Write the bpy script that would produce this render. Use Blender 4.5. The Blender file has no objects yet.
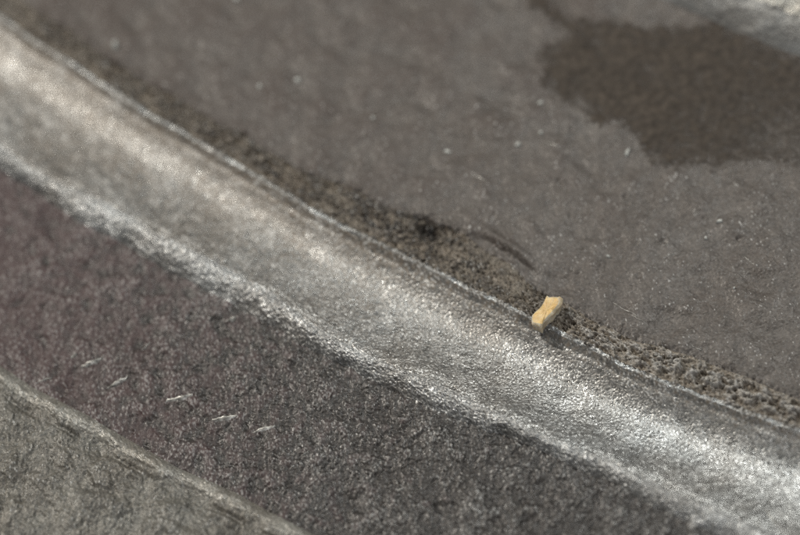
import bpy, math
import numpy as np
from mathutils import Vector, Matrix

# ------------------------------------------------------------------ camera
MM = 0.001
IW, IH = 800.0, 535.0
LENS, SENSOR = 100.0, 36.0
ELEV = math.radians(56.0)
ROLL = math.radians(11.0)
DIST = 105.0                                   # mm, camera to the middle of the metal surface

scene = bpy.context.scene
col = scene.collection
fwd = np.array([0.0, math.cos(ELEV), -math.sin(ELEV)])
r0 = np.array([1.0, 0.0, 0.0])
u0 = np.array([0.0, math.sin(ELEV), math.cos(ELEV)])
rgt = math.cos(ROLL) * r0 - math.sin(ROLL) * u0
upv = math.sin(ROLL) * r0 + math.cos(ROLL) * u0
CAM = -fwd * DIST

cam_data = bpy.data.cameras.new("macro_camera")
cam_data.lens = LENS
cam_data.sensor_width = SENSOR
cam_data.sensor_fit = 'HORIZONTAL'
cam_data.clip_start = 0.005
cam_data.clip_end = 5.0
cam_data.dof.use_dof = True
cam_data.dof.aperture_fstop = 24.0
cam_data.dof.focus_distance = (DIST - 3.4) * MM
cam_data.dof.aperture_blades = 7
cam = bpy.data.objects.new("macro_camera", cam_data)
col.objects.link(cam)
m = Matrix.Identity(4)
for i in range(3):
    m[i][0] = rgt[i]; m[i][1] = upv[i]; m[i][2] = -fwd[i]; m[i][3] = CAM[i] * MM
cam.matrix_world = m
scene.camera = cam

# ------------------------------------------------------------------ light
world = bpy.data.worlds.new("World")
scene.world = world
world.use_nodes = True
bg = world.node_tree.nodes["Background"]
bg.inputs[0].default_value = (1.0, 0.98, 0.94, 1)
bg.inputs[1].default_value = 0.06


def lamp(name, pos_mm, target_mm, power, size_mm, color):
    d = bpy.data.lights.new(name, 'AREA')
    d.shape = 'DISK'
    d.size = size_mm * MM
    d.energy = power
    d.color = color
    o = bpy.data.objects.new(name, d)
    o.location = Vector(pos_mm) * MM
    o.rotation_euler = (Vector(target_mm) - Vector(pos_mm)).to_track_quat('-Z', 'Y').to_euler()
    col.objects.link(o)
    return o


lamp("key_lamp", (-290, 290, 390), (0, 0, 0), 3.45, 26, (1.0, 0.97, 0.895))
lamp("soft_lamp", (150, 140, 330), (0, 0, 0), 0.98, 70, (0.97, 1.0, 0.975))

lamp("front_lamp", (60, -330, 260), (0, 0, 0), 0.62, 160, (0.97, 0.985, 1.0))

scene.view_settings.view_transform = 'Standard'
scene.view_settings.look = 'None'
scene.view_settings.exposure = 0.0
scene.view_settings.gamma = 1.0
scene.view_settings.use_curve_mapping = False
scene.cycles.use_denoising = False
scene.cycles.max_bounces = 5

rng = np.random.default_rng(7)

# ------------------------------------------------------------------ coordinates
TH = math.radians(27.0)
CT, ST = math.cos(TH), math.sin(TH)


def uv_of(x, y):
    x = np.asarray(x, float); y = np.asarray(y, float)
    return x * CT + y * ST, -x * ST + y * CT


def xy_of(u, v):
    return u * CT - v * ST, u * ST + v * CT


def on_plane(x, y, z):
    """point (mm) of height z that lies on the line of sight through a place in the photograph"""
    x, y, z = np.broadcast_arrays(np.asarray(x, float), np.asarray(y, float), np.asarray(z, float))
    k = SENSOR / LENS / IW
    a = ((x - IW / 2) * k)[..., None]
    b = ((IH / 2 - y) * k)[..., None]
    d = fwd + a * rgt + b * upv
    t = (z - CAM[2]) / d[..., 2]
    return CAM + d * t[..., None]


DU = 1.0
U = np.arange(-150.0, 1115.0, DU)
NU = len(U)


def gauss1(a, s):
    n = int(s * 4) + 1
    k = np.exp(-0.5 * (np.arange(-n, n + 1) / s) ** 2); k /= k.sum()
    return np.convolve(np.pad(a, n, mode='edge'), k, mode='valid')


def wob(scale, amp):
    w = gauss1(rng.standard_normal(NU), scale)
    return w / w.std() * amp


def curve(pts, smooth=8.0):
    p = np.array(pts, float)
    u, v = uv_of(p[:, 0], p[:, 1])
    o = np.argsort(u); u = u[o]; v = v[o]
    sl0 = (v[2] - v[0]) / (u[2] - u[0])
    sl1 = (v[-1] - v[-3]) / (u[-1] - u[-3])
    r = np.interp(U, u, v)
    r = np.where(U < u[0], v[0] + (U - u[0]) * sl0, r)
    r = np.where(U > u[-1], v[-1] + (U - u[-1]) * sl1, r)
    return gauss1(r, smooth)


# lines traced across the metal: seam lip, bead edge, flank foot, rim
vA = curve([(0, 17), (51, 52), (101, 83), (152, 116), (203, 145), (260, 179), (323, 218), (393, 250), (449, 278),
            (505, 305), (560, 333), (620, 363), (668, 383), (717, 400), (766, 420), (800, 430)])
vC = curve([(0, 143), (44, 173), (101, 200), (152, 232), (202, 256), (243, 277), (270, 290), (305, 318), (358, 347),
            (400, 366), (460, 394), (505, 415), (540, 432), (590, 452), (640, 476), (700, 503), (760, 527), (800, 545)])
vB = curve([(0, 170), (34, 190), (84, 222), (135, 251), (169, 275), (219, 299), (270, 326), (323, 357), (365, 376), (420, 404),
            (484, 431), (536, 449), (580, 469), (631, 497), (682, 516), (712, 534), (760, 558)])
vD = curve([(0, 368), (34, 389), (84, 416), (135, 443), (169, 464), (219, 487), (270, 512), (312, 535)])
vF = curve([(665, 0), (690, 12), (719, 24), (766, 44), (800, 57)])
vG = vF - 36
vA = vA + wob(11, 0.6)
vC = vC + wob(30, 1.0) + wob(7, 0.4)
vB = vB + wob(16, 1.6) + wob(5, 0.7)
vD = vD + wob(25, 1.6)
vG = vG + wob(20, 3.0)

# where the pitted band begins above the lip (its width along the seam)
bx = np.array([-200, 0, 60, 150, 250, 330, 400, 450, 500, 540, 580, 620, 680, 740, 800, 950], float)
bw = np.array([30, 30, 28, 24, 26, 34, 42, 43, 33, 24, 22, 28, 32, 31, 27, 27], float)
xs_line = xy_of(U, vA)[0]
band_w = gauss1(np.interp(xs_line, bx, bw), 10) + wob(14, 2.5)
vE = vA - band_w

# rows: (name, v curve, z mm, rows to the next curve)
Z0 = np.zeros(NU)
FLOOR = np.interp(U, [150, 450, 850], [-0.70, -0.58, -0.44])
COVE, RISE = 0.74, 0.86
CTRL = [
    ("far_ridge", np.full(NU, -520.0), Z0 + 2.2, 90),
    ("far_wall", vG, Z0 + 1.5, 46),
    ("upper_face", vF, Z0 + 0.0, 330),
    ("pitted_seam", vE, Z0 - 0.02, 44),
    ("edge_lip", vA - 2.2, Z0 - 0.02, 7),
    ("bead", vA + 2.2, Z0 - 0.04, 118),
    ("bead_flank", vC, Z0 - 0.02, 34),
    ("groove_floor", vB, FLOOR, 135),
    ("rim_edge", vD, FLOOR + 0.02, 20),
    ("rough_rim", vD + 14.0, Z0 - 0.16, 150),
    (None, np.full(NU, 560.0), Z0 + 1.0, 0),
]
P = []                # rows x NU x 3
ROWV = []             # v of each row
part_rows = {}
part_t = {}
for k in range(len(CTRL) - 1):
    name, va, za, n = CTRL[k]
    _, vb, zb, _ = CTRL[k + 1]
    vb = np.maximum(vb, va + 1.0)
    A = on_plane(*xy_of(U, va), za)
    B = on_plane(*xy_of(U, vb), zb)
    t = np.arange(0, n) / n
    ts = t
    start = sum(len(q) for q in P)
    blk = A[None] * (1 - t)[:, None, None] + B[None] * t[:, None, None]
    if name == "bead":
        # cove: drops from the lip, levels out, then climbs gently to the bead's outer edge
        dn = np.clip(t / 0.37, 0, 1); up_ = np.clip((t - 0.37) / 0.63, 0, 1)
        prof = -COVE * (1 - (1 - dn) ** 2) + RISE * up_ ** 1.55
        prof = prof - 0.05 * np.exp(-((t - 0.05) / 0.03) ** 2)
        roll = 0.06 * np.exp(-((1 - t) / 0.06) ** 2)
        blk[..., 2] += (prof - t * prof[-1] - roll + t * 0)[:, None]
    if name == "edge_lip":
        blk[..., 2] += np.sin(np.pi * t)[:, None] * np.clip(0.025 + wob(18, 0.03) + wob(5, 0.015), 0, 0.08)[None]
    if name == "bead_flank":
        blk[..., 2] += (0.26 * np.sin(np.pi * t ** 1.0) - 0.05 * np.exp(-(t / 0.18) ** 2))[:, None]
    if name == "rim_edge":
        blk[..., 2] += (0.22 * np.sin(np.pi * t))[:, None]
    if name == "far_wall":
        blk[..., 2] += (0.25 * np.sin(np.pi * t))[:, None]
    P.append(blk)
    ROWV.append(va[None] * (1 - t)[:, None] + vb[None] * t[:, None])
    part_rows[name] = (start, start + n)
    part_t[name] = t
# the closing row
P.append(on_plane(*xy_of(U, CTRL[-1][1]), CTRL[-1][2])[None])
ROWV.append(CTRL[-1][1][None])
P = np.concatenate(P, 0)
V = np.concatenate(ROWV, 0)
NR = P.shape[0]
PX, PY = xy_of(U[None, :], V)           # place of every vertex in the traced plan

# ------------------------------------------------------------------ relief
FY = np.fft.fftfreq(NR)[:, None] * math.sin(ELEV)
FX = np.fft.fftfreq(NU)[None, :]
FR = np.sqrt(FX ** 2 + FY ** 2) + 1e-9


def noise(size, power=None, band=0.5, seed=0):
    """smooth random field with features about `size` grid steps across, zero mean, unit deviation"""
    g = np.random.default_rng(seed).standard_normal((NR, NU))
    f0 = 1.0 / size
    if power is None:
        filt = np.exp(-0.5 * (np.log(FR / f0) / band) ** 2)
    else:
        filt = (FR ** 2 + f0 ** 2) ** (-power / 2)
    r = np.fft.ifft2(np.fft.fft2(g) * filt).real
    r -= r.mean()
    return r / r.std()


def row_amp(table, feather=6):
    """value per row, from part name -> value, softened where parts meet"""
    a = np.zeros(NR)
    last = 0
    for nme, (s, e) in part_rows.items():
        a[s:e] = table.get(nme, 0.0); last = table.get(nme, 0.0)
    a[-1] = last
    return gauss1(a, feather)[:, None]


n2 = noise(3.2, band=0.35, seed=1)
n4 = noise(6.5, band=0.75, seed=2)
n8 = noise(12.0, band=0.75, seed=3)
n20 = noise(26.0, band=0.5, seed=4)
n60 = noise(80.0, band=0.5, seed=5)
n120 = noise(160.0, band=0.5, seed=6)
rough = noise(60.0, power=1.9, seed=8)

dz = np.zeros((NR, NU))
dz += n2 * row_amp(dict(far_ridge=.010, far_wall=.010, upper_face=.0055, pitted_seam=.018, edge_lip=.006, bead=.0042,
                        bead_flank=.010, groove_floor=.006, rim_edge=.008, rough_rim=.010), 3)
dz += n4 * row_amp(dict(far_ridge=.02, far_wall=.02, upper_face=.006, pitted_seam=.055, edge_lip=.006, bead=.0034,
                        bead_flank=.018, groove_floor=.012, rim_edge=.010, rough_rim=.018), 3)
dz += n8 * row_amp(dict(far_ridge=.02, far_wall=.01, upper_face=.005, pitted_seam=.085, edge_lip=.008, bead=.003,
                        bead_flank=.015, groove_floor=.015, rim_edge=.010, rough_rim=.022), 4)
dz += n20 * row_amp(dict(far_ridge=.04, far_wall=.015, upper_face=.012, pitted_seam=.070, edge_lip=.006, bead=.003,
                         bead_flank=.014, groove_floor=.022, rim_edge=.02, rough_rim=.035), 6)
dz += n60 * row_amp(dict(far_ridge=.14, far_wall=.04, upper_face=.050, pitted_seam=.02, edge_lip=.02, bead=.010,
                         bead_flank=.015, groove_floor=.05, rim_edge=.04, rough_rim=.13), 10)

s, e = part_rows["pitted_seam"]
dz[s:e] *= np.interp(PX[s:e], [540, 620], [1.0, 0.42])
# deep corrosion pits in the seam, deepest on the stretch before the yellow chip
tb = np.zeros(NR)
s, e = part_rows["pitted_seam"]
tb[s:e] = np.sin(np.pi * (np.arange(e - s) + .5) / (e - s)) ** 0.8
tb = tb[:, None]
along = np.interp(PX, [-150, 0, 200, 330, 420, 500, 545, 580, 640, 700, 800, 950],
                  [.75, .75, .75, .85, 1.0, .8, .35, .12, .08, .08, .08, .08])
pits = np.clip(n8 * 0.8 + n4 * 0.5 + n20 * 0.35 - 0.15, 0, 2.2)
dz -= tb * along * (0.12 + 0.26 * pits)
crust = np.interp(PX, [560, 620, 690, 800], [0, .5, 1, .9])
dz += tb * crust * (0.10 + 0.13 * np.clip(n8 * .45 + n20 * .8, -1.2, 2))


def ellipse(cx, cy, ang, la, lb):
    a = math.radians(ang)
    dx, dy = PX - cx, PY - cy
    p = (dx * math.cos(a) + dy * math.sin(a)) / la
    q = (-dx * math.sin(a) + dy * math.cos(a)) / lb
    return p, q


# the black hole in the seam
p, q = ellipse(428, 229, 25, 13, 7)
hole = np.exp(-(p * p + q * q) * np.clip(1.0 + 0.3 * n8, 0.4, 2.0))
dz -= 0.55 * hole
# smooth scooped pocket with a sharp far edge
p, q = ellipse(504, 260, 34, 46, 13)
rad = p * p + q * q
inside = np.clip((1.0 - rad) * 2.2, 0, 1)
wallq = np.clip((q + 0.92 + 0.5 * p * p - 0.06 * n20 - 0.05 * n8) * 2.4, 0, 1)          # sharp on the far side
pocket = inside ** 1.3 * wallq
sm = np.clip(inside * 2.0, 0, 1) * wallq * np.clip(0.7 - 0.75 * q, 0, 1)
dz = dz * (1 - 0.55 * sm) - 0.20 * pocket * np.clip(0.55 - 0.62 * q, 0.0, 1.2)
p2, q2 = ellipse(506, 244, 34, 44, 4.0)
dz += 0.15 * np.exp(-(p2 * p2 + q2 * q2))

# small craters with raised bright lips scattered over the face
def crater(x, y, r, d):
    global dz
    i0 = max(0, int((uv_of(x, y)[0] - U[0]) / DU) - int(r * 4)); i1 = i0 + int(r * 8) + 1
    uu = slice(i0, min(NU, i1))
    rr = np.hypot(PX[:, uu] - x, (PY[:, uu] - y) * 1.2) / r
    dz[:, uu] -= d * np.exp(-rr ** 2) - 0.5 * d * np.exp(-((rr - 1.5) / 0.45) ** 2)


cr = np.random.default_rng(11)
for _ in range(170):
    x, y = cr.uniform(-60, 860), cr.uniform(-60, 420)
    u_, v_ = uv_of(x, y)
    lim = np.interp(u_, U, vE)
    if v_ < lim - 6:
        crater(x, y, cr.uniform(1.4, 3.2), cr.uniform(.02, .07))

# the seam in the rim and its broken blocks
p = V - (vD + 23.0)[None, :]
dz -= 0.22 * np.exp(-(p / 3.0) ** 2) * np.clip(0.7 + 0.5 * n60, 0, 1.3)
p = V - (vD + 62.0 + wob(22, 9))[None, :]
dz -= 0.12 * np.exp(-(p / 6.0) ** 2) * np.clip(0.4 + 0.8 * n60, 0, 1.4)

BASE = P.copy()
P[..., 2] += dz

# ------------------------------------------------------------------ materials
def mat(name):
    mt = bpy.data.materials.new(name)
    mt.use_nodes = True
    nt = mt.node_tree
    return mt, nt, nt.nodes["Principled BSDF"]


def node(nt, t, **kw):
    n = nt.nodes.new(t)
    for k, v in kw.items():
        setattr(n, k, v)
    return n


def metal_mat(name, dark, light, metallic, rough, bump, fine=9000, tint=None, tint_attr=None, spec=0.5, coarse=1300,
              worn_glint=(0.50, 0.49, 0.47), drift=0.8):
    """grainy metal: two tones broken up by noise, per-grain gloss, fine bump; painted glints and an optional stained tone"""
    mt, nt, bs = mat(name)
    L = nt.links.new
    tc = node(nt, "ShaderNodeTexCoord")
    n1 = node(nt, "ShaderNodeTexNoise"); n1.inputs["Scale"].default_value = coarse; n1.inputs["Detail"].default_value = 7
    n1.inputs["Roughness"].default_value = 0.7
    n2_ = node(nt, "ShaderNodeTexNoise"); n2_.inputs["Scale"].default_value = fine; n2_.inputs["Detail"].default_value = 3
    v = node(nt, "ShaderNodeTexVoronoi"); v.inputs["Scale"].default_value = fine * 0.75
    for q_ in (n1, n2_, v):
        L(tc.outputs["Object"], q_.inputs["Vector"])
    rp = node(nt, "ShaderNodeValToRGB")
    rp.color_ramp.elements[0].position = 0.34; rp.color_ramp.elements[0].color = (*dark, 1)
    rp.color_ramp.elements[1].position = 0.66; rp.color_ramp.elements[1].color = (*light, 1)
    mx = node(nt, "ShaderNodeMath", operation='MULTIPLY_ADD')
    L(n2_.outputs["Fac"], mx.inputs[0]); mx.inputs[1].default_value = 0.5
    m2 = node(nt, "ShaderNodeMath", operation='MULTIPLY_ADD')
    L(n1.outputs["Fac"], m2.inputs[0]); m2.inputs[1].default_value = 0.5; m2.inputs[2].default_value = 0.0
    L(m2.outputs[0], mx.inputs[2])
    L(mx.outputs[0], rp.inputs["Fac"])
    # slow drift of tone over the whole surface: browner here, cooler grey there
    n3 = node(nt, "ShaderNodeTexNoise"); n3.inputs["Scale"].default_value = 230; n3.inputs["Detail"].default_value = 5
    n3.inputs["Roughness"].default_value = 0.62
    L(tc.outputs["Object"], n3.inputs["Vector"])
    dr = node(nt, "ShaderNodeValToRGB")
    dr.color_ramp.elements[0].position = 0.36; dr.color_ramp.elements[0].color = (0.80, 0.74, 0.69, 1)
    dr.color_ramp.elements[1].position = 0.64; dr.color_ramp.elements[1].color = (1.08, 1.09, 1.10, 1)
    L(n3.outputs["Fac"], dr.inputs["Fac"])
    dm = node(nt, "ShaderNodeMix", data_type='RGBA', blend_type='MULTIPLY')
    dm.inputs["Factor"].default_value = drift
    L(rp.outputs["Color"], dm.inputs["A"]); L(dr.outputs["Color"], dm.inputs["B"])
    color = dm.outputs["Result"]
    met_out = None
    if tint is not None:
        at = node(nt, "ShaderNodeAttribute", attribute_name=tint_attr)
        mc = node(nt, "ShaderNodeMix", data_type='RGBA')
        L(at.outputs["Fac"], mc.inputs["Factor"])
        L(color, mc.inputs["A"])
        mc.inputs["B"].default_value = (*tint, 1)
        color = mc.outputs["Result"]
        mm = node(nt, "ShaderNodeMapRange")
        L(at.outputs["Fac"], mm.inputs["Value"])
        mm.inputs["To Min"].default_value = metallic; mm.inputs["To Max"].default_value = metallic * 0.15
        met_out = mm.outputs[0]
    wa = node(nt, "ShaderNodeAttribute", attribute_name="worn_glint")  # pale grain tops that stand in for glints
    wc = node(nt, "ShaderNodeMix", data_type='RGBA')
    L(wa.outputs["Fac"], wc.inputs["Factor"]); L(color, wc.inputs["A"])
    wc.inputs["B"].default_value = (*worn_glint, 1)
    color = wc.outputs["Result"]
    L(color, bs.inputs["Base Color"])
    if met_out is not None:
        L(met_out, bs.inputs["Metallic"])
    else:
        bs.inputs["Metallic"].default_value = metallic
    rr = node(nt, "ShaderNodeMapRange")
    L(v.outputs["Color"], rr.inputs["Value"])
    rr.inputs["To Min"].default_value = rough - 0.14; rr.inputs["To Max"].default_value = rough + 0.16
    rout = rr.outputs[0]
    if tint is not None:
        ra = node(nt, "ShaderNodeMath", operation='MULTIPLY_ADD')
        L(at.outputs["Fac"], ra.inputs[0]); ra.inputs[1].default_value = 0.16; L(rout, ra.inputs[2])
        rout = ra.outputs[0]
    L(rout, bs.inputs["Roughness"])
    bs.inputs["Specular IOR Level"].default_value = spec
    bp = node(nt, "ShaderNodeBump")
    bp.inputs["Strength"].default_value = bump
    bp.inputs["Distance"].default_value = 0.00006
    L(n2_.outputs["Fac"], bp.inputs["Height"])
    L(bp.outputs["Normal"], bs.inputs["Normal"])
    return mt


M_upper = metal_mat("oxidised_grey_metal", (0.034, 0.0285, 0.0245), (0.090, 0.078, 0.069), 0.22, 0.56, 0.5,
                    tint=(0.043, 0.031, 0.025), tint_attr="corrosion")
M_seam = metal_mat("corroded_seam", (0.050, 0.039, 0.027), (0.185, 0.158, 0.126), 0.15, 0.55, 0.7,
                   tint=(0.012, 0.008, 0.005), tint_attr="corrosion", coarse=2200)
M_lip = metal_mat("bright_lip_metal", (0.15, 0.156, 0.158), (0.36, 0.37, 0.37), 0.75, 0.42, 0.5,
                  tint=(0.075, 0.066, 0.056), tint_attr="corrosion")
M_bead = metal_mat("silver_bead_metal", (0.135, 0.135, 0.131), (0.31, 0.31, 0.302), 0.82, 0.34, 0.6,
                   tint=(0.115, 0.092, 0.070), tint_attr="corrosion")
M_flank = metal_mat("ragged_edge_metal", (0.11, 0.112, 0.112), (0.30, 0.30, 0.294), 0.65, 0.45, 0.9, worn_glint=(0.72, 0.71, 0.69))
M_redge = metal_mat("pale_rim_edge_metal", (0.105, 0.100, 0.090), (0.225, 0.215, 0.19), 0.3, 0.45, 0.6)
M_groove = metal_mat("dark_groove_metal", (0.011, 0.0095, 0.0088), (0.040, 0.0355, 0.0325), 0.45, 0.46, 0.5,
                     tint=(0.032, 0.0155, 0.0145), tint_attr="corrosion", coarse=1800)
M_rim = metal_mat("rough_rim_metal", (0.036, 0.034, 0.030), (0.145, 0.135, 0.116), 0.25, 0.5, 0.7, coarse=1000)
M_far = metal_mat("far_ridge_metal", (0.20, 0.20, 0.185), (0.34, 0.335, 0.31), 0.5, 0.45, 0.5, coarse=500)
M_wall = metal_mat("far_wall_metal", (0.17, 0.175, 0.175), (0.29, 0.295, 0.29), 0.15, 0.45, 0.5, coarse=500)

# ------------------------------------------------------------------ the metal part
def grid_mesh(name, r0_, r1_, pos, attrs=(), keep=None):
    """rows r0_..r1_ of the surface as a mesh of quads, cut to the neighbourhood of the view"""
    R = r1_ - r0_ + 1
    co = pos[r0_:r1_ + 1].reshape(-1, 3)
    i = np.arange(R - 1)[:, None] * NU + np.arange(NU - 1)[None, :]
    cx = PX[r0_:r1_, :-1]; cy = PY[r0_:r1_, :-1]
    ok = (cx > -120) & (cx < 920) & (cy > -110) & (cy < 650)
    if keep is not None:
        ok &= keep[r0_:r1_, :-1]
    i = i[ok]
    quads = np.stack([i, i + NU, i + NU + 1, i + 1], -1)
    used, inv = np.unique(quads, return_inverse=True)
    quads = inv.reshape(quads.shape)
    me = bpy.data.meshes.new(name)
    me.vertices.add(len(used))
    me.vertices.foreach_set("co", (co[used] * MM).astype(np.float32).ravel())
    nq = len(quads)
    me.loops.add(nq * 4)
    me.loops.foreach_set("vertex_index", quads.astype(np.int32).ravel())
    me.polygons.add(nq)
    me.polygons.foreach_set("loop_start", np.arange(0, nq * 4, 4, dtype=np.int32))
    me.polygons.foreach_set("loop_total", np.full(nq, 4, dtype=np.int32))
    me.polygons.foreach_set("use_smooth", np.ones(nq, dtype=bool))
    for nm, arr in attrs:
        a = me.attributes.new(nm, 'FLOAT', 'POINT')
        a.data.foreach_set("value", arr[r0_:r1_ + 1].reshape(-1)[used].astype(np.float32))
    me.update(calc_edges=True)
    me.validate()
    return me


root = bpy.data.objects.new("metal_casting", None)
col.objects.link(root)
root.location = (0, 0, -0.004)
root["label"] = "grey metal casting with rounded silver bead, pitted seam and dark groove"
root["category"] = "metal part"


def part(name, me, material, parent=root, label=None, kind=None):
    o = bpy.data.objects.new(name, me)
    if material is not None and not me.materials:
        me.materials.append(material)
    col.objects.link(o)
    o.parent = parent
    o.matrix_parent_inverse = Matrix.Translation(-root.location) if parent is root else Matrix.Identity(4)
    if label:
        o["label"] = label
    if kind:
        o["kind"] = kind
    return o


# wear and shade masks: brown corrosion in the seam, brown haze on the bead's left end, shade painted under its lip, maroon tarnish in the groove
corr_shade = np.zeros((NR, NU))
s, e = part_rows["pitted_seam"]
corr_shade[s:e + 1] = np.clip(0.46 + 0.35 * n8[s:e + 1] + 0.2 * n4[s:e + 1] + 0.4 * n20[s:e + 1] + 0.25 * n60[s:e + 1], 0, 1) * \
    np.interp(PX[s:e + 1], [-100, 0, 300, 420, 500, 560, 650, 800], [.75, .75, .85, 1, .8, .22, .10, .10])
corr_shade = np.maximum(corr_shade, np.clip(hole * 1.6, 0, 1))
corr_shade = corr_shade * (1 - sm) + 0.5 * sm
s, e = part_rows["bead"]
tt = np.linspace(0, 1, e - s + 1)[:, None]
corr_shade[s:e + 1] = np.clip(0.15 * n20[s:e + 1] + 0.45 * n4[s:e + 1] + 0.55, 0, 1) * \
    np.interp(PX[s:e + 1], [-100, 0, 250, 420, 560, 700], [1.35, 1.3, 1.05, .55, .14, .06]) * np.clip(1.3 - tt * 0.8, 0, 1)
corr_shade[s:e + 1] = np.clip(corr_shade[s:e + 1] + np.clip(1 - tt / 0.26, 0, 1) * (0.40 + 0.25 * n8[s:e + 1]), 0, 1)  # tint also paints the shaded strip under the lip
s, e = part_rows["edge_lip"]
corr_shade[s:e] = np.clip(0.50 + 0.35 * n8[s:e] + 0.55 * n20[s:e] + 0.3 * n60[s:e], 0, 1)
s, e = part_rows["upper_face"]
corr_shade[s:e] = np.clip(0.62 - (PX[s:e] - 60) / 900 + (110 - PY[s:e]) / 900 + 0.16 * n60[s:e] + 0.10 * n20[s:e] + 0.10 * n120[s:e], 0, 1)
s, e = part_rows["groove_floor"]
corr_shade[s:e + 1] = np.clip(0.9 - (PX[s:e + 1] - 30) / 330 + 0.25 * n20[s:e + 1], 0, 1)

# glints painted as flecks of bare bright metal on the tops of the grains
fleck = noise(5.0, band=0.5, seed=31) * 0.75 + n2 * 0.3 + n4 * 0.45
cut = row_amp(dict(far_ridge=2, far_wall=2, upper_face=2.15, pitted_seam=1.9, edge_lip=0.7, bead=1.0, bead_flank=1.0,
                   groove_floor=1.1, rim_edge=1.6, rough_rim=1.9), 2)
wmax = row_amp(dict(far_ridge=.5, far_wall=.3, upper_face=.55, pitted_seam=.7, edge_lip=.6, bead=.9, bead_flank=.9,
                    groove_floor=.24, rim_edge=.6, rough_rim=.5), 2)
fleck = fleck + 0.35 * n20 + 0.25 * n60
worn_glint = np.clip((fleck - cut) / 0.7, 0, 1) * wmax
worn_glint = np.maximum(worn_glint, tb * np.interp(PX, [555, 620], [0, 1]) * np.clip(0.13 + 0.12 * n8 + 0.16 * n20, 0, .6))

LABELS = {
    "far_ridge": "pale blurred ridge at the top corner beyond the brown stain",
    "far_wall": "dark blurred side of the far ridge",
    "upper_face": "dull brownish grey face with faint craters above the seam",
    "pitted_seam": "crumbly brown pitted band of corrosion along the bead",
    "edge_lip": "thin bright lip line between pitted band and bead",
    "bead": "rounded bright silver bead with grainy surface",
    "bead_flank": "ragged silver lower edge of the bead",
    "groove_floor": "dark grainy groove floor tinted maroon at its far end",
    "rim_edge": "smooth pale edge line of the rough rim",
    "rough_rim": "blurred lumpy grey beige rim at the lower corner",
}
MATS = dict(far_ridge=M_far, far_wall=M_wall, upper_face=M_upper, pitted_seam=M_seam, edge_lip=M_lip, bead=M_bead,
            bead_flank=M_flank, groove_floor=M_groove, rim_edge=M_redge, rough_rim=M_rim)
for nme, (s, e) in part_rows.items():
    me = grid_mesh(nme, s, min(e, NR - 1), P, attrs=(("corrosion", corr_shade), ("worn_glint", worn_glint)))
    part(nme, me, MATS[nme], label=LABELS[nme])


def height_at(x, y):
    """surface point (mm) under a traced place"""
    u_, v_ = uv_of(x, y)
    i = int(np.clip(round((u_ - U[0]) / DU), 0, NU - 1))
    j = int(np.argmin(np.abs(V[:, i] - v_)))
    return P[j, i].copy(), j, i


# ------------------------------------------------------------------ brown stain film on the face
poly = np.array([(522, -30), (545, 8), (566, 22), (600, 27), (650, 28), (690, 30), (716, 24), (740, 34), (775, 50), (810, 62),
                 (900, 105), (900, 190), (810, 174), (770, 166), (742, 166), (715, 172), (690, 168), (668, 172), (650, 165),
                 (638, 150), (632, 138), (612, 122), (596, 131), (589, 126), (588, 112), (566, 104), (549, 98), (543, 84),
                 (546, 70), (536, 58), (548, 52), (572, 40), (556, 26), (532, 10), (505, -30)], float)


def poly_dist(x, y, pg):
    d = np.full(x.shape, 1e9); inside_ = np.zeros(x.shape, bool)
    n = len(pg)
    for k in range(n):
        ax, ay = pg[k]; bx_, by_ = pg[(k + 1) % n]
        ex, ey = bx_ - ax, by_ - ay
        t_ = np.clip(((x - ax) * ex + (y - ay) * ey) / (ex * ex + ey * ey), 0, 1)
        d = np.minimum(d, np.hypot(x - ax - t_ * ex, y - ay - t_ * ey))
        c = ((ay > y) != (by_ > y)) & (x < ex * (y - ay) / (ey + 1e-12) + ax)
        inside_ ^= c
    return np.where(inside_, d, -d)


s, e = part_rows["upper_face"]
sd = np.full((NR, NU), -99.0)
box = (PX > 480) & (PY < 220) & (np.arange(NR)[:, None] >= s) & (np.arange(NR)[:, None] <= e)
sd[box] = poly_dist(PX[box], PY[box], poly)
sd = sd + n8 * 2.0 + n4 * 1.0 + n20 * 1.5
film = np.clip((sd + 5.0) / 12.0, 0, 1)
film *= np.clip(0.82 + 0.10 * n8 + 0.10 * n20 + 0.08 * n60, 0, 1)
film *= np.interp(PX, [640, 700, 800], [1, .85, .5]) ** np.clip((PY - 60) / 60, 0, 1.5)
mt, nt, bs = mat("dried_brown_film")
nz = node(nt, "ShaderNodeTexNoise"); nz.inputs["Scale"].default_value = 2500; nz.inputs["Detail"].default_value = 6
tc = node(nt, "ShaderNodeTexCoord"); nt.links.new(tc.outputs["Object"], nz.inputs["Vector"])
rp = node(nt, "ShaderNodeValToRGB")
rp.color_ramp.elements[0].position = .3; rp.color_ramp.elements[0].color = (0.022, 0.0165, 0.012, 1)
rp.color_ramp.elements[1].position = .7; rp.color_ramp.elements[1].color = (0.056, 0.044, 0.034, 1)
nt.links.new(nz.outputs["Fac"], rp.inputs["Fac"]); nt.links.new(rp.outputs["Color"], bs.inputs["Base Color"])
bs.inputs["Roughness"].default_value = 0.7
bs.inputs["Specular IOR Level"].default_value = 0.2
at = node(nt, "ShaderNodeAttribute", attribute_name="film")
nt.links.new(at.outputs["Fac"], bs.inputs["Alpha"])
FP = P.copy(); FP[..., 2] += 0.010
me = grid_mesh("brown_stain", s, e, FP, attrs=(("film", film),), keep=film > 0.02)
part("brown_stain", me, mt, label="dark brown dried stain with ragged edge on the far face")

# ------------------------------------------------------------------ small meshes
def mesh_from(name, verts, faces, smooth=True):
    me = bpy.data.meshes.new(name)
    me.from_pydata([tuple(float(c) for c in p_) for p_ in verts], [], faces)
    me.update()
    if smooth:
        me.polygons.foreach_set("use_smooth", np.ones(len(me.polygons), dtype=bool))
    return me


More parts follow.
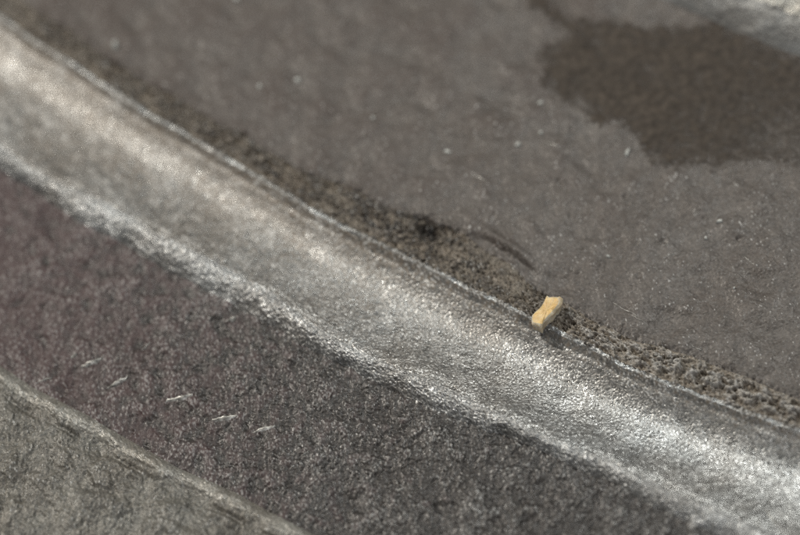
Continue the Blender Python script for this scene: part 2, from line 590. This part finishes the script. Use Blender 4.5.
def tangent_frame(x, y):
    """surface point plus unit vectors (mm per traced px) that run across and down the plan there"""
    c, j, i = height_at(x, y)
    z = BASE[j, i][2]
    o_ = on_plane(x, y, z)
    ex = on_plane(x + 1, y, z) - o_
    ey = on_plane(x, y + 1, z) - o_
    return c, ex, ey


ICO = None


def ico():
    global ICO
    if ICO is None:
        import bmesh
        bm = bmesh.new(); bmesh.ops.create_icosphere(bm, subdivisions=1, radius=1.0)
        vs = np.array([v_.co[:] for v_ in bm.verts]); fs = [[v_.index for v_ in f.verts] for f in bm.faces]
        bm.free(); ICO = (vs, fs)
    return ICO


def simple_mat(name, c, metallic, rough_, c2=None, sc=4000):
    mt, nt, bs = mat(name)
    tc = node(nt, "ShaderNodeTexCoord")
    nz = node(nt, "ShaderNodeTexNoise"); nz.inputs["Scale"].default_value = sc; nz.inputs["Detail"].default_value = 4
    nt.links.new(tc.outputs["Object"], nz.inputs["Vector"])
    rp = node(nt, "ShaderNodeValToRGB")
    c2 = c2 or tuple(k * 0.7 for k in c)
    rp.color_ramp.elements[0].position = .35; rp.color_ramp.elements[0].color = (*c2, 1)
    rp.color_ramp.elements[1].position = .65; rp.color_ramp.elements[1].color = (*c, 1)
    nt.links.new(nz.outputs["Fac"], rp.inputs["Fac"]); nt.links.new(rp.outputs["Color"], bs.inputs["Base Color"])
    bs.inputs["Metallic"].default_value = metallic; bs.inputs["Roughness"].default_value = rough_
    return mt


# crumbs of corrosion lodged in the seam: too many and small to pick apart
gr = np.random.default_rng(21)
iv, ifc = ico()
M_crumb = metal_mat("brown_crumb", (0.035, 0.027, 0.020), (0.20, 0.175, 0.145), 0.1, 0.55, 0.4, coarse=1500)
M_crust = metal_mat("grey_crust_crumb", (0.09, 0.080, 0.068), (0.36, 0.345, 0.32), 0.3, 0.5, 0.4, coarse=1500)
for xa, xb, count, big, mt, lab in ((-60, 545, 1150, .15, M_crumb, "dark brown crumbs lodged in the pitted band"),
                                    (565, 860, 520, .11, M_crust, "grey crumbs on the pale crust beyond the yellow chip")):
    gv, gf, b0 = [], [], 0
    for _ in range(count):
        x = gr.uniform(xa, xb)
        t_ = np.clip(gr.normal(0.5, 0.24), 0.05, .95)
        i = int(np.argmin(np.abs(xs_line - x)))
        v_ = vE[i] * (1 - t_) + vA[i] * t_
        x_, y_ = xy_of(U[i], v_)
        if math.hypot((x_ - 503) / 36, (y_ - 259) / 20) < 1 or math.hypot(x_ - 547, y_ - 312) < 20:
            continue
        c, j_, i_ = height_at(x_, y_)
        if n20[j_, i_] + 0.5 * n60[j_, i_] < gr.normal(-0.25, .25):
            continue
        r_ = 0.028 + big * gr.random() ** 3.5
        vv = iv * (r_ * gr.uniform(.65, 1.3, 3)) * gr.uniform(.7, 1.25, (len(iv), 1)) + c + np.array([0, 0, r_ * 0.15])
        gf += [[k + b0 for k in f] for f in ifc]
        gv.append(vv); b0 += len(vv)
    me = mesh_from("corrosion_crumbs", np.concatenate(gv) * MM, gf, smooth=False)
    part("corrosion_crumbs", me, mt, kind="stuff", label=lab)

# scratches gouged in the groove: a raised bright burr each
M_burr = simple_mat("bright_burr", (0.40, 0.385, 0.355), 0.5, 0.45, (0.10, 0.095, 0.088))


def burr(name, x0, y0, x1, y1, w, h, seed, material=M_burr):
    q = np.random.default_rng(seed)
    n = 12
    bend = q.uniform(-1.2, 1.2)
    vs, fs = [], []
    for k in range(n + 1):
        t_ = k / n
        x_, y_ = x0 + (x1 - x0) * t_, y0 + (y1 - y0) * t_
        c, ex, ey = tangent_frame(x_, y_)
        dx, dy = x1 - x0, y1 - y0
        ln = math.hypot(dx, dy)
        nrm = (-dy / ln) * ex + (dx / ln) * ey
        f = math.sin(math.pi * min(max(t_, .03), .97)) ** 0.45 * q.uniform(.85, 1.12)
        zb = c[2] - 0.03
        side = q.uniform(-.15, .15) * w * nrm + nrm * (bend * (4 * t_ * (1 - t_) - .5))
        for a_, hz in ((-1, 0), (-.45, .75), (0.05, 1.0), (.5, .6), (1, 0)):
            p_ = c + side + nrm * (w * f * a_ * q.uniform(.92, 1.08))
            p_[2] = zb + (h * f * q.uniform(.75, 1.2) + .03) * hz
            vs.append(p_ * MM)
    for k in range(n):
        for j in range(4):
            a_ = k * 5 + j
            fs.append((a_, a_ + 1, a_ + 6, a_ + 5))
    return part(name, mesh_from(name, vs, fs), material)


SCR = [(80, 369, 103, 360, 3.0, .17), (107, 389, 127, 378, 2.4, .16), (165, 402, 193, 397, 3.0, .12), (212, 422, 237, 417, 3.1, .12),
       (252, 433, 276, 428, 2.8, .12), (140, 352, 150, 343, 1.2, .08), (300, 458, 309, 452, 1.4, .08), (395, 492, 404, 489, 1.6, .09), (70, 359, 77, 355, 1.8, .1), (37, 384, 53, 379, 1.1, .07), (228, 322, 236, 317, 2.6, .12)]
for k, a_ in enumerate(SCR):
    burr("scratch", *a_, seed=40 + k)
# faint scratches on the face beside the crust and beyond the pocket
for k, a_ in enumerate([(612, 304, 640, 321, 0.7, .05), (628, 316, 652, 330, 0.6, .04), (470, 176, 486, 185, 0.7, .04), (545, 148, 562, 153, .8, .04),
                        (660, 262, 676, 257, .7, .03), (742, 262, 752, 270, .7, .03), (690, 345, 703, 352, .9, .05)]):
    burr("scratch", *a_, seed=90 + k)
# thin pale scratch across the bead's near end
burr("scratch", 764, 505, 784, 532, .7, .05, 77)

# ------------------------------------------------------------------ loose things on the face
def place(o, x, y):
    c, ex, ey = tangent_frame(x, y)
    o.location = Vector(c * MM) + Vector((0, 0, 0))
    return c, ex, ey


M_flake = simple_mat("bright_flake", (0.42, 0.42, 0.39), 0.1, 0.6, (0.30, 0.30, 0.28))


def flake(x, y, L_, W_, ang, label, cat="flake", seed=0):
    q = np.random.default_rng(seed)
    c, ex, ey = tangent_frame(x, y)
    a_ = math.radians(ang)
    d1 = ex * math.cos(a_) + ey * math.sin(a_); d2 = -ex * math.sin(a_) + ey * math.cos(a_)
    n = 9
    top, bot = [], []
    for k in range(n):
        t_ = 2 * math.pi * k / n
        r_ = q.uniform(.75, 1.15)
        p_ = d1 * (L_ * math.cos(t_) * r_) + d2 * (W_ * math.sin(t_) * r_)
        bot.append(p_ * 1.0 + np.array([0, 0, -0.02]))
        top.append(p_ * .75 + np.array([0, 0, 0.05 * W_ * q.uniform(.7, 1.5)]))
    vs = bot + top + [np.array([0, 0, 0.07 * W_])]
    fs = [(k, (k + 1) % n, n + (k + 1) % n, n + k) for k in range(n)] + [(n + k, n + (k + 1) % n, 2 * n) for k in range(n)]
    me = mesh_from("metal_flake", np.array(vs) * MM, fs, smooth=False)
    me.materials.append(M_flake)
    o = bpy.data.objects.new("metal_flake", me)
    col.objects.link(o)
    o.location = c * MM
    o["label"] = label; o["category"] = cat; o["group"] = "pale flakes lying on the dark face"
    return o


flake(624.5, 158, 5.0, 1.7, -62, "short pale sliver just below the lower edge of brown stain", seed=1)
flake(115, 48, 3.0, 4.2, 10, "pale blurred flake beside the bead's far upper end", seed=2)
flake(258, 90, 2.6, 2.0, 0, "round pale speck high above the pitted band, blurred", seed=3)
flake(295, 84, 2.6, 2.2, 0, "brightest round speck on the blurred middle of upper face", seed=4)
flake(371, 122, 2.2, 1.6, 0, "tiny speck midway between pitted band and top edge", seed=5)
flake(445, 155, 4.5, 1.5, 15, "small curved flake above the widest stretch of pitting", seed=6)
flake(516, 149, 3.4, 1.6, -25, "pale flake on open face left of the brown stain", seed=7)
flake(537, 108, 3.6, 1.6, -20, "pale flake touching the stain's lower left corner", seed=8)
flake(538, 149 - 11, 2.2, 1.4, -20, "faint flake between the stain and the sliver", seed=9)
flake(703, 243, 1.7, 1.4, 0, "bright speck on bare face right of the yellow chip", seed=10)
flake(717, 227, 4.0, 1.8, -10, "pale smudge like flake under the stain's faded end", seed=11)
flake(732, 293, 1.6, 1.3, 0, "lowest tiny speck on the face above the crusty band", seed=12)
flake(606, 259, 2.2, 1.6, 10, "small speck on face between yellow chip and stain", seed=13)
flake(234, 4, 3.4, 2.4, 30, "large blurred pale speck at the top edge", seed=14)

# the yellow chip lying on the seam, turned up on its side
chip = bpy.data.objects.new("yellow_chip", None)
col.objects.link(chip)
c, ex, ey = tangent_frame(546, 316)
c[2] = max(height_at(540, 322)[0][2], height_at(552, 308)[0][2]) - 0.04
chip.location = c * MM
chip["label"] = "small yellow chip with pale edge lying across the seam beside the bead"
chip["category"] = "chip"
outline = np.array([(546.5, 296), (549.5, 297.2), (552.5, 297), (556, 297.2), (560, 296.6), (563, 299), (562.2, 303), (559.5, 306.8), (556.5, 310), (553, 313.8),
                    (549, 317.6), (545, 321), (542.8, 324.5), (541.5, 328), (538.5, 326), (535, 325.2), (531.5, 324), (531.2, 320), (532, 315.5),
                    (535.5, 312), (539.5, 308.4), (542.6, 304.5), (544.6, 300)], float)
HC = 0.58
yb = on_plane(546, 312, c[2] + HC)
tops, bots = [], []
q = np.random.default_rng(5)
for (x_, y_) in outline:
    tz = c[2] + HC + 0.06 * math.sin(x_ * .9) + q.uniform(-.03, .03)
    t3 = on_plane(x_, y_, tz) - c
    tops.append(t3)
    b3 = t3 * np.array([.9, .9, 0]) + np.array([0, 0, -0.05])
    b3[:2] += (on_plane(549, 316, c[2])[:2] - on_plane(546, 312, c[2] + HC)[:2]) * 0.0
    bots.append(b3)
n = len(outline)
ctr = np.mean(tops, 0)
rings = [bots]
for f, dz_ in ((.35, .0), (.8, .0), (1.0, -.0)):
    rings.append([b_ * (1 - f) + t_ * f + np.array([q.uniform(-.02, .02), q.uniform(-.02, .02), 0]) for b_, t_ in zip(bots, tops)])
side_v = [p_ for r_ in rings for p_ in r_]
side_f = [(k * n + j, k * n + (j + 1) % n, (k + 1) * n + (j + 1) % n, (k + 1) * n + j) for k in range(3) for j in range(n)]
M_chip = simple_mat("yellow_grain", (0.52, 0.375, 0.18), 0.0, 0.5, (0.40, 0.25, 0.085), sc=2600)
M_pale = simple_mat("pale_grain_edge", (0.56, 0.50, 0.39), 0.0, 0.5, (0.40, 0.32, 0.21), sc=3000)
for mt in (M_chip, M_pale):
    b_ = mt.node_tree.nodes["Principled BSDF"]
    b_.inputs["Subsurface Weight"].default_value = 0.35
    b_.inputs["Subsurface Radius"].default_value = (1.0, 0.6, 0.3)
    b_.inputs["Subsurface Scale"].default_value = 0.0004
# pale bevel round the top, widest along the side turned to the viewer
inner = []
for (x_, y_), t_ in zip(outline, tops):
    w_ = 0.10 + 0.30 * max(0.0, ((x_ - 547) * 0.75 + (y_ - 312) * 0.45) / 12.0)
    w_ = min(w_, 0.42)
    f_ = 1.0 - w_
    p_ = ctr * (1 - f_) + np.array(t_) * f_
    inner.append(p_ + np.array([0, 0, 0.07 + q.uniform(-.02, .02)]))
side_v += inner
side_f += [(3 * n + j, 3 * n + (j + 1) % n, 4 * n + (j + 1) % n, 4 * n + j) for j in range(n)]
me = mesh_from("pale_edge", np.array(side_v) * MM, side_f)
part("pale_edge", me, M_pale, parent=chip)
top_v, top_f = list(inner), []
for f in (.8, .55, .25):
    for t_ in inner:
        p_ = ctr * (1 - f) + np.array(t_) * f
        top_v.append(p_ + np.array([0, 0, 0.03 + q.uniform(-.04, .04)]))
top_v.append(ctr + np.array([0, 0, .06]))
for k in range(3):
    top_f += [(k * n + j, k * n + (j + 1) % n, (k + 1) * n + (j + 1) % n, (k + 1) * n + j) for j in range(n)]
top_f += [(3 * n + j, 3 * n + (j + 1) % n, 4 * n) for j in range(n)]
me = mesh_from("yellow_face", np.array(top_v) * MM, top_f)
part("yellow_face", me, M_chip, parent=chip)
